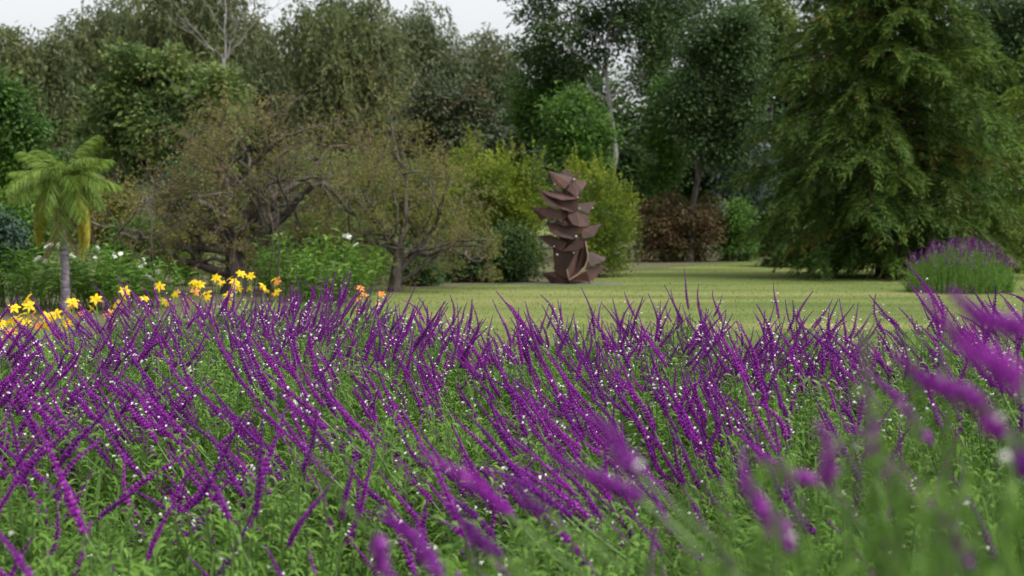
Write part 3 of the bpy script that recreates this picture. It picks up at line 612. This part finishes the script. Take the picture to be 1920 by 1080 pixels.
# daylilies
yf = [star(rr, .085, .036, M['yellow'], 6, .6) for _ in range(3)]; of = [star(rr, .08, .034, M['orange'], 6, .6) for _ in range(2)]
def lily_leaves(seed):
    r = np.random.default_rng(seed); mb = MB(); n = 70; a = r.random(n) * 6.283
    P = np.stack([r.normal(0, .09, n), r.normal(0, .09, n), np.full(n, -.01)], 1); D = np.stack([np.cos(a) * .5, np.sin(a) * .5, r.uniform(.8, 1.5, n)], 1)
    blades(mb, P, D, r.uniform(.5, .85, n), r.uniform(.014, .024, n), r.uniform(.25, .6, n), r, r.random(n)); return mb.mesh('leaves', M['strap'])
ll = [lily_leaves(500 + i) for i in range(4)]
fl = [(2, 606, 'y'), (26, 578, 'y'), (24, 601, 'y'), (52, 562, 'y'), (54, 574, 'y'), (88, 596, 'y'), (136, 566, 'y'), (138, 573, 'y'), (180, 561, 'y'), (126, 607, 'y'), (105, 590, 'y'), (234, 546, 'y'), (299, 538, 'y'), (362, 530, 'y'), (375, 534, 'y'), (405, 522, 'y'),
      (439, 529, 'y'), (443, 538, 'y'), (452, 514, 'y'), (470, 518, 'y'), (493, 538, 'y'), (516, 524, 'y'), (428, 553, 'y'), (388, 550, 'y'), (60, 592, 'o'), (22, 623, 'o'), (152, 588, 'o'), (520, 529, 'o'), (366, 548, 'o'),
      (676, 541, 'o'), (681, 553, 'o'), (715, 552, 'o'), (672, 563, 'o'), (220, 572, 'y'), (205, 590, 'o'), (272, 560, 'y'), (330, 552, 'y')]
for i, (x, y, c) in enumerate(fl):
    d = float(np.interp(x, [0, 140, 300, 440, 700], [12.2, 13.0, 15.2, 16.2, 17.5])) + rr.uniform(-.3, .3)
    top = px(x, y, d); col = 'yellow' if c == 'y' else 'orange'
    where = 'in front of the palm' if x < 200 else ('before the thick gnarled trunk' if x < 560 else 'before the slim gnarled trunk')
    root = thing('daylily', col + ' flowered daylily plant ' + where + ' at the edge of the salvia bed', 'daylily', (top[0] + rr.normal(0, .06), d + .05, 0), col + ' daylilies ' + where)
    loc = np.array(root.location); tag(link('leaves', ll[i % 4], root), kind='stuff')
    mb = MB(); p = curve((0, 0, 0), top - loc - [0, 0, .05], rr, 6, .03); tube(mb, p, np.linspace(.007, .004, 6), 5)
    e2 = top - loc + rr.normal(0, .05, 3) + [0, 0, -.09]; tube(mb, curve(p[4], e2, rr, 4, .03), [.004, .004, .003, .003], 4); mb.build('stalk', M['strap'], root, True)
    fm = yf if c == 'y' else of
    for k, q in enumerate((top - loc, e2)):
        f = link('flower', fm[(i + k) % len(fm)], root); f.location = q; f.rotation_euler = (rr.uniform(.2, 1.1), rr.normal(0, .4), rr.random() * 6.28 if k else rr.normal(0, .5)); f.scale = (.8, .8, .8) if k else (.95, .95, .95)
# extra leaf clumps without open flowers
for i in range(46):
    x = rr.uniform(-30, 780); d = float(np.interp(x, [0, 140, 300, 440, 700], [12.6, 13.6, 15.8, 16.8, 18])) + rr.uniform(-.5, 3.0)
    where = 'by the palm' if x < 260 else ('by the thick gnarled trunk' if x < 560 else 'by the slim gnarled trunk')
    root = thing('strap_leaf_clump', 'grassy strap-leaved clump without flowers ' + where, 'plant', (gx(x, d), d, 0), 'strap-leaved clumps ' + where); root.rotation_euler = (0, 0, rr.random() * 6)
    s = rr.uniform(.8, 1.25); root.scale = (s, s, s); tag(link('leaves', ll[i % 4], root), kind='stuff')

# ------------------------------------------------------------------ the rusted steel sculpture
def sculpture():
    d = 37.2; base = px(1069, 534, d); base[2] = .012; S = d / F_PX / 3.857          # metres per unit of the outline below
    root = thing('steel_sculpture', 'tall rusted steel sculpture of stacked folded petals on the lawn', 'sculpture', base)
    def plate(front, back=None, th=.016, name='petal'):
        """front: list of (u, v, depth) with depth towards the viewer; fan of folded steel about its first corner"""
        P = np.array([((u - 460) * S, -w * S, (978 - v) * S) for u, v, w in front]); n = len(P)
        c = P.mean(0); nr = np.zeros(3)
        for i in range(n): nr += np.cross(P[i] - c, P[(i + 1) % n] - c)
        nr = unit(nr) * th; mb = MB()
        v = np.concatenate([P + nr / 2, P - nr / 2]); t = [[0, i, i + 1] for i in range(1, n - 1)]; t += [[n, n + i + 1, n + i] for i in range(1, n - 1)]
        q = [[i, n + i, n + (i + 1) % n, (i + 1) % n] for i in range(n)]; mb.add(v, quads=q, tris=t)
        o = mb.build(name, M['rust'], root); bv = o.modifiers.new('edge', 'BEVEL'); bv.width = .004; bv.segments = 1; return o
    # front plates, tier by tier from the top
    plates = [
        [(298, 165, 30), (335, 258, 60), (418, 298, 90), (452, 250, 70), (475, 212, 40)],
        [(405, 190, -30), (435, 135, -60), (476, 208, -10), (440, 230, 0)],
        [(490, 222, 30), (500, 262, 60), (540, 312, 60), (582, 245, 20)],
        [(470, 245, 70), (430, 305, 90), (505, 357, 110), (532, 292, 80)],
        [(455, 240, 40), (470, 245, 72), (532, 292, 82), (500, 250, 50)],
        [(232, 298, 20), (268, 372, 70), (300, 410, 100), (400, 442, 130), (482, 464, 120), (527, 366, 110), (400, 378, 130), (300, 345, 80)],
        [(348, 268, -10), (325, 342, 60), (400, 377, 100), (427, 352, 60)],
        [(232, 298, 18), (300, 345, 40), (330, 340, 0), (300, 330, -60)],
        [(505, 405, 90), (510, 442, 100), (590, 476, 70), (642, 384, 10)],
        [(175, 425, 0), (250, 520, 50), (292, 502, 90), (302, 424, 60)],
        [(302, 424, 62), (290, 512, 92), (370, 502, 120), (402, 458, 110)],
        [(402, 458, 90), (360, 512, 110), (395, 540, 110), (432, 490, 120)],
        [(500, 460, 110), (435, 490, 130), (470, 550, 140), (520, 566, 140), (592, 562, 90), (592, 488, 70)],
        [(432, 490, 100), (445, 560, 100), (500, 560, 110), (470, 520, 120)],
        [(285, 530, 40), (310, 605, 90), (400, 642, 130), (490, 657, 140), (542, 566, 130), (420, 560, 130)],
        [(395, 498, 40), (338, 542, 80), (420, 562, 120), (452, 556, 100)],
        [(540, 574, 110), (530, 612, 120), (545, 652, 120), (622, 640, 80), (687, 544, 10)],
        [(220, 635, 10), (290, 692, 70), (330, 712, 90), (400, 742, 110), (432, 680, 110), (312, 624, 60)],
        [(500, 655, 120), (400, 742, 124), (502, 738, 130)],
        [(500, 655, 110), (502, 738, 110), (560, 712, 90), (594, 650, 60)],
        [(330, 700, 60), (345, 880, 70), (440, 884, 100), (475, 740, 100), (400, 735, 90)],
        [(565, 670, 90), (520, 720, 110), (500, 800, 60), (485, 925, 100), (540, 880, 80), (560, 850, 110), (582, 780, 120)],
        [(520, 720, 112), (475, 776, 150), (430, 870, 160), (446, 946, 165), (485, 925, 104), (500, 800, 64)],
        [(590, 745, 50), (578, 800, 80), (600, 852, 90), (700, 815, 40), (722, 790, 0)],
        [(255, 900, 0), (325, 980, 60), (352, 930, 90), (342, 888, 60)],
        [(342, 886, 64), (328, 979, 66), (452, 981, 120), (446, 944, 130), (430, 878, 110)],
        [(446, 948, 140), (452, 981, 122), (580, 962, 90), (602, 958, 70), (572, 880, 110)],
        [(570, 855, 80), (580, 942, 90), (620, 957, 70), (717, 848, 0)],
        [(578, 940, 88), (582, 962, 86), (604, 979, 74), (600, 952, 72)],
    ]
    for p in plates: plate(p)
    # paler edge strip of the standing leaf
    mb = MB(); e = np.array([((u - 460) * S, -w * S, (978 - v) * S) for u, v, w in [(430, 868, 163), (437, 910, 167), (446, 946, 168), (510, 905, 150), (560, 850, 124), (578, 810, 124), (582, 770, 124), (574, 720, 110), (565, 670, 94)]])
    tube(mb, e, .016, 6); mb.build('rim', plain('pale_steel_edge', lin(150, 120, 106), .5), root, True)
    # petals of the far side, turned about the column, and the column itself
    r = random.Random(4)
    for tz, R, H in [(215, 150, 90), (350, 200, 130), (470, 230, 100), (590, 220, 110), (690, 220, 100), (800, 200, 120), (915, 210, 90)]:
        for a in (45, 90, 135):
            a = math.radians(a + r.uniform(-14, 14)); ca, sa = math.cos(a), -math.sin(a); k = r.uniform(.7, .9)
            def pp(rad, dz, da=0): return (450 + math.cos(a + da) * rad * k * .95, tz + dz, -math.sin(a + da) * rad * k)
            plate([pp(R, -H * .55), pp(R * .62, -H * .2, .42), pp(R * .28, H * .5, .2), pp(R * .28, H * .5, -.2), pp(R * .62, -H * .2, -.42)])
    mb = MB(); zs = np.linspace(0, 1, 15); tube(mb, np.stack([(.012 * np.sin(zs * 20) + (445 - 460) * S), zs * 0 + .02, .02 + zs * (978 - 230) * S], 1), np.array([.26, .3, .22, .24, .27, .2, .24, .27, .2, .24, .22, .2, .17, .15, .08]), 7); mb.build('column', M['rust'], root)
    bm_ = MB()
    for s in np.linspace(-1, 1, 7)[1:-1]: pass
    th = np.linspace(0, math.pi, 6); pts = np.stack([np.zeros(6), np.zeros(6), -np.cos(th) * .03], 1); tube(bm_, pts, np.sin(th) * .03 + .001, 8); bme = bm_.mesh('bolt', M['bolt'], True)
    for (u, v, w) in [(483, 228, 84), (508, 356, 118), (345, 262, 70), (362, 766, 112), (495, 635, 150), (478, 752, 150), (520, 436, 112), (618, 434, 60), (300, 614, 92), (340, 706, 104)]:
        o = link('bolt', bme, root); o.location = ((u - 460) * S, -w * S, (978 - v) * S); k = .9 if v in (228, 766, 635) else .6; o.scale = (k, k, k)
    # thin pad, its dull colour standing in for shade at the foot
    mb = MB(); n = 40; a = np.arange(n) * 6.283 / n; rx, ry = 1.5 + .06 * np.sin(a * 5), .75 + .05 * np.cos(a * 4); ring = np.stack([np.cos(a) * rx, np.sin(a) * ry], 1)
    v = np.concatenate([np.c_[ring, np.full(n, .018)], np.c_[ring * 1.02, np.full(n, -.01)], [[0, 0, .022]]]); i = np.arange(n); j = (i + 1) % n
    mb.add(v, quads=np.stack([i, i + n, j + n, j], 1), tris=np.stack([i, j, np.full(n, 2 * n)], 1)); o = mb.build('shadow_pad', M['shadow']); o.location = (base[0] - .1, base[1], 0)
    tag(o, 'thin grey pad standing in for the shade under the rusted sculpture', 'shadow')
sculpture()

# ------------------------------------------------------------------ salvia
def spike_mesh(seed, L=.30, bend=.12, white=5):
    D0 = .0155
    r = np.random.default_rng(seed); mb = MB(); n = 24; t = np.linspace(0, 1, n)
    ax = np.stack([bend * t ** 2 + .006 * np.sin(t * 5 + seed), .006 * np.sin(t * 4 + seed * 2), L * t], 1)
    stem = np.concatenate([[[-.02, 0, -.22], [-.006, 0, -.1]], ax]); tube(mb, stem[:3], .0028, 4, mat=1); tube(mb, ax, np.linspace(.005, .0015, n), 5, r=.2)
    k = 8; nw = int(L / .0125)
    for w in range(nw):
        tw = (w + .5) / nw; c = np.array([np.interp(tw, t, ax[:, q]) for q in range(3)]); s = (1.0 - .72 * tw ** 1.6) * r.uniform(.85, 1.12) * (1.0 if w else .8)
        a = np.arange(k) * 6.283 / k + r.random() * 6; D = np.stack([np.cos(a), np.sin(a), r.uniform(.5, 1.1, k)], 1); D = unit(D)
        U = unit(np.cross(D, [0, 0, 1])); V = np.cross(D, U); ln = D0 * s; wd = .0048 * s
        b = c + D * .0015; m = c + D * ln * .55; e = c + D * ln
        rv = np.clip(r.normal(.5, .25, k), 0, 1)
        for q in range(k):
            v = np.array([b[q], m[q] + U[q] * wd, m[q] + V[q] * wd, m[q] - U[q] * wd, m[q] - V[q] * wd, e[q]])
            mb.add(v, tris=[[0, 1, 2], [0, 2, 3], [0, 3, 4], [0, 4, 1], [5, 2, 1], [5, 3, 2], [5, 4, 3], [5, 1, 4]], rt=rv[q])
    for q in range(white):
        tw = r.uniform(.02, .7); c = np.array([np.interp(tw, t, ax[:, z]) for z in range(3)]); a = r.random() * 6.283; D = unit(np.array([math.cos(a), math.sin(a), .25])); c = c + D * .013
        U = unit(np.cross(D, [0, 0, 1])); V = np.cross(D, U); e = c + D * .012; w_ = .0048
        v = np.array([c, e + U * w_, e + V * w_, e - U * w_, e - V * w_, e + D * .003]); mb.add(v, tris=[[0, 1, 2], [0, 2, 3], [0, 3, 4], [0, 4, 1], [5, 2, 1], [5, 3, 2], [5, 4, 3], [5, 1, 4]], mat=2)
    return mb.mesh('flower_spike', [M['purple'], M['salvia_stem'], M['white']])
rs = np.random.default_rng(91)
SPK = [spike_mesh(600 + i, rs.uniform(.16, .3), rs.uniform(-.03, .08), int(rs.choice([0, 0, 0, 0, 1, 2, 5]))) for i in range(20)]

def salvia_foliage(seed, R=.58, Hh=.86, stems=170, ls=1.0, pairs=20, foot=.26, low=.42, fall=.42):
    r = np.random.default_rng(seed); mb = MB(); st = MB(); tips = []
    for s in range(stems):
        a = r.random() * 6.283; q = math.sqrt(r.random()); b = np.array([math.cos(a) * foot * q * R / .56, math.sin(a) * foot * q * R / .56, -.02])
        e = np.array([math.cos(a) * R * q * r.uniform(.85, 1.15), math.sin(a) * R * q * r.uniform(.85, 1.15), Hh * (1 - fall * q ** 2.4) * r.uniform(.8, 1.06)])
        p = curve(b, e, r, 5, .03, .0); p[1:4] += (e - b) * 0; tube(st, p, np.linspace(.005, .003, 5), 3, cap=False)
        dr = unit(p[-1] - p[-2]); tips.append((e, dr))
        m = pairs * 2; t = np.repeat(np.linspace(low, 1.0, pairs), 2) + r.normal(0, .015, m); t = np.clip(t, 0, 1)
        pos = np.stack([np.interp(t, np.linspace(0, 1, 5), p[:, k]) for k in range(3)], 1); aa = np.arange(m) * 1.57 + np.tile([0, math.pi - 1.57], pairs) + r.random() * 6 + r.normal(0, .3, m)
        D = np.stack([np.cos(aa), np.sin(aa), np.where(t > .85, 1.1, .55) + r.normal(0, .2, m)], 1)
        blades(mb, pos, D, ls * r.uniform(.065, .115, m) * np.where(t > .93, .65, 1), ls * r.uniform(.008, .0125, m), r.uniform(.5, 1.05, m), r, np.clip(r.normal(.5, .22, m), 0, 1))
    return mb.mesh('foliage', M['salvia']), st.mesh('stems', M['salvia_stem']), tips
FOL = [salvia_foliage(700 + i) for i in range(6)]
NEAR = [salvia_foliage(720 + i, .58, .86, 260, .75, 22, .3, .5) for i in range(2)]
BIG = salvia_foliage(740, 1.3, 1.12, 620, 1.0, 18, .5, .08, .72)

def salvia(x, d, sc, hz, nsp, lean, label, group, fol, rot, spike_s=1.05, jitter=.17, only_top=0.0, z0=0.0, name='salvia_bush', bl=None):
    root = thing(name, label, 'salvia bush', (x, d, z0), group)
    fm, sm, tips = fol
    f = tag(link('foliage', fm, root), kind='stuff'); s = tag(link('stems', sm, root), kind='stuff')
    for o in (f, s): o.rotation_euler = (0, 0, rot); o.scale = (sc, sc, hz)
    if bl is None: bl = lean if isinstance(lean, (int, float)) else lean[rs.integers(len(lean))]
    R = Matrix.Rotation(rot, 3, 'Z'); order = rs.permutation(len(tips)); c = 0
    for k in order:
        if c >= nsp: break
        e, dr = tips[k]; e = R @ Vector(e); dr = R @ Vector(dr)
        if e.z < only_top: continue
        e = Vector((e.x * sc, e.y * sc, e.z * hz))
        li = bl if rs.random() < .8 else (lean if isinstance(lean, (int, float)) else lean[rs.integers(len(lean))])
        dv = Vector((dr.x * .45 + math.tan(li) + rs.normal(0, jitter), dr.y * .35 + rs.normal(0, jitter * .9), 1.0)).normalized()
        sp = link('flower_spike', SPK[rs.integers(len(SPK))], root); sp.rotation_mode = 'QUATERNION'
        sp.rotation_quaternion = Vector((0, 0, 1)).rotation_difference(dv) @ Quaternion((0, 0, 1), rs.random() * 6.283)
        ss = spike_s * rs.uniform(.72, 1.12); sp.scale = (ss * 1.08, ss * 1.08, ss); sp.location = e + dv * .05 * ss; c += 1
    return root

def far_edge(xp): return float(np.interp(xp, [-200, 0, 120, 250, 680, 780, 1000, 1600, 1750, 2200], [8.6, 9.0, 10.0, 12.4, 12.6, 10.8, 10.2, 9.8, 9.0, 8.0]))
row = 0; d = 2.75
while d < 13:
    step = .80; half = .36 * d + .75; xs = np.arange(-half, half + .01, step) + (step / 2 if row % 2 else 0)
    for x in xs:
        xx_, dd = x + rs.normal(0, .1), d + rs.normal(0, .12); xp = 960 + xx_ / dd * F_PX; fe = far_edge(xp)
        if dd > fe: continue
        edge = dd > fe - .8
        h = 1.0 + rs.normal(0, .05)
        if xp > 1550 and dd < 8: h *= np.interp(xp, [1550, 1900], [1.02, 1.22])
        if 1100 < xp < 1560 and 4 < dd < 6: h *= .98
        ns = int(np.clip(rs.normal(39, 10), 14, 66)) if rs.random() > .3 else int(rs.uniform(5, 13))
        if dd < 3.5: ns = int(ns * .22)
        elif dd < 4.3: ns = int(ns * .6)
        else: ns = int(ns * 1.2)
        if edge: ns = int(ns * 1.15) + 8
        if xp < 420: lean = [-.65, .6, .7, -.5] if dd < 7.5 else [-.6, .55, .5, -.45]
        elif xp < 760: lean = [-.6, -.7, -.5, .3] if dd < 8 else [.4, .5, .3, -.4]
        elif xp < 1150: lean = [-.65, -.75, -.5] if dd < 6.5 else [-.55, -.4, .35, .1]
        elif xp < 1650: lean = [-.55, -.3, .45, .55] if dd > 4.5 else [-.6, -.5, .3]
        else: lean = [-.7, -.6, -.5, .2]
        bl = lean[rs.integers(len(lean))]; way = 'leaning towards the palm' if bl < -.15 else ('leaning towards the cypress' if bl > .15 else 'standing upright')
        row_ = 'second-row salvia bush just inside the edge' if dd > fe - 1.9 else ('salvia bush beside the raised front row' if dd < 3.7 else 'mid-bed salvia bush')
        if edge: lab, grp = (('salvia bush at the bed edge before the daylilies, spikes ' + way, 'salvia bushes beside the daylilies') if xp < 740 else ('salvia bush at the bed edge against the open lawn, spikes ' + way, 'salvia bushes along the lawn edge'))
        elif ns < 22: lab, grp = row_ + ', leafy with few spikes ' + way, 'leafy salvia bushes with few spikes'
        elif h > 1.1: lab, grp = row_ + ', taller, spikes ' + way, 'taller salvia bushes'
        elif ns > 44: lab, grp = row_ + ', crowded with spikes ' + way, 'salvia bushes inside the bed'
        else: lab, grp = row_ + ', loosely spaced spikes ' + way, 'salvia bushes inside the bed'
        salvia(xx_, dd, rs.uniform(.95, 1.12), h, ns, lean, lab, grp, FOL[rs.integers(6)], rs.random() * 6.283, bl=bl)
    d += .72; row += 1
# close, out-of-focus bushes below the camera
near_bushes = []; SHORT = [spike_mesh(640 + i, .13, .015, i // 2) for i in range(3)]
for (xp, d, h, sc, ns, ln, lab) in [
        (1180, 1.32, 1.51, .62, 9, -.5, 'tall leafy salvia bush with short spikes, middle one of the raised front row'),
        (1520, 1.15, 1.57, .6, 8, -.4, 'tall leafy salvia bush with short spikes, next to the tallest of the raised front row'),
        (1860, 1.12, 1.69, .62, 12, -.75, 'tallest leafy salvia bush, with purple spikes at eye height'),
        (840, 1.6, 1.36, .6, 8, -.5, 'tall leafy salvia bush with short spikes, the end one of the raised front row')]:
    nb = salvia(gx(xp, d), d, sc, h, 3, ln, lab, 'raised front row of salvia', NEAR[ns % 2], rs.random() * 6, .4, .16, .6)
    near_bushes.append(nb)
for (x0, y0, x1, y1, d) in [(1470, 1040, 1375, 850, 1.2), (1575, 905, 1512, 795, 1.25), (830, 1080, 700, 960, 1.3), (950, 965, 800, 840, 1.45), (1028, 960, 960, 885, 1.4), (1195, 950, 1030, 825, 1.25), (1200, 880, 1110, 760, 1.2),
                            (1900, 720, 1745, 525, 1.05), (1925, 640, 1790, 520, 1.1), (1910, 740, 1770, 650, 1.0), (1830, 770, 1690, 640, 1.15), (1690, 900, 1590, 790, 1.3), (1930, 900, 1880, 830, 1.1), (1830, 1060, 1730, 950, 1.25),
                            (940, 1040, 850, 945, 1.5), (1520, 920, 1430, 840, 1.4), (1640, 850, 1610, 720, 1.6), (1750, 820, 1600, 700, 1.7), (1890, 820, 1800, 700, 1.15), (690, 1010, 760, 1080, 1.35)]:
    nb = min(near_bushes, key=lambda o: abs(o.location.x - gx(x0, d)) + abs(o.location.y - d))
    a, b = px(x0, y0, d), px(x1, y1, d + rs.normal(0, .03)); v = Vector(b - a); L0 = v.length
    sp = link('flower_spike', SHORT[rs.integers(3)], nb); sp.rotation_mode = 'QUATERNION'
    sp.rotation_quaternion = Vector((0, 0, 1)).rotation_difference(v.normalized()) @ Quaternion((0, 0, 1), rs.random() * 6.283)
    sp.location = Vector(a) - nb.location; sp.scale = (.95, .95, L0 / .13)
# lone mound on the lawn
salvia(gx(1800, 33), 33, 1.0, 1.0, 290, [-.3, 0, .3], 'lone round salvia mound topped with purple spikes on the lawn before the cypress', None, BIG, .4, .95, .2, .5, name='salvia_mound')
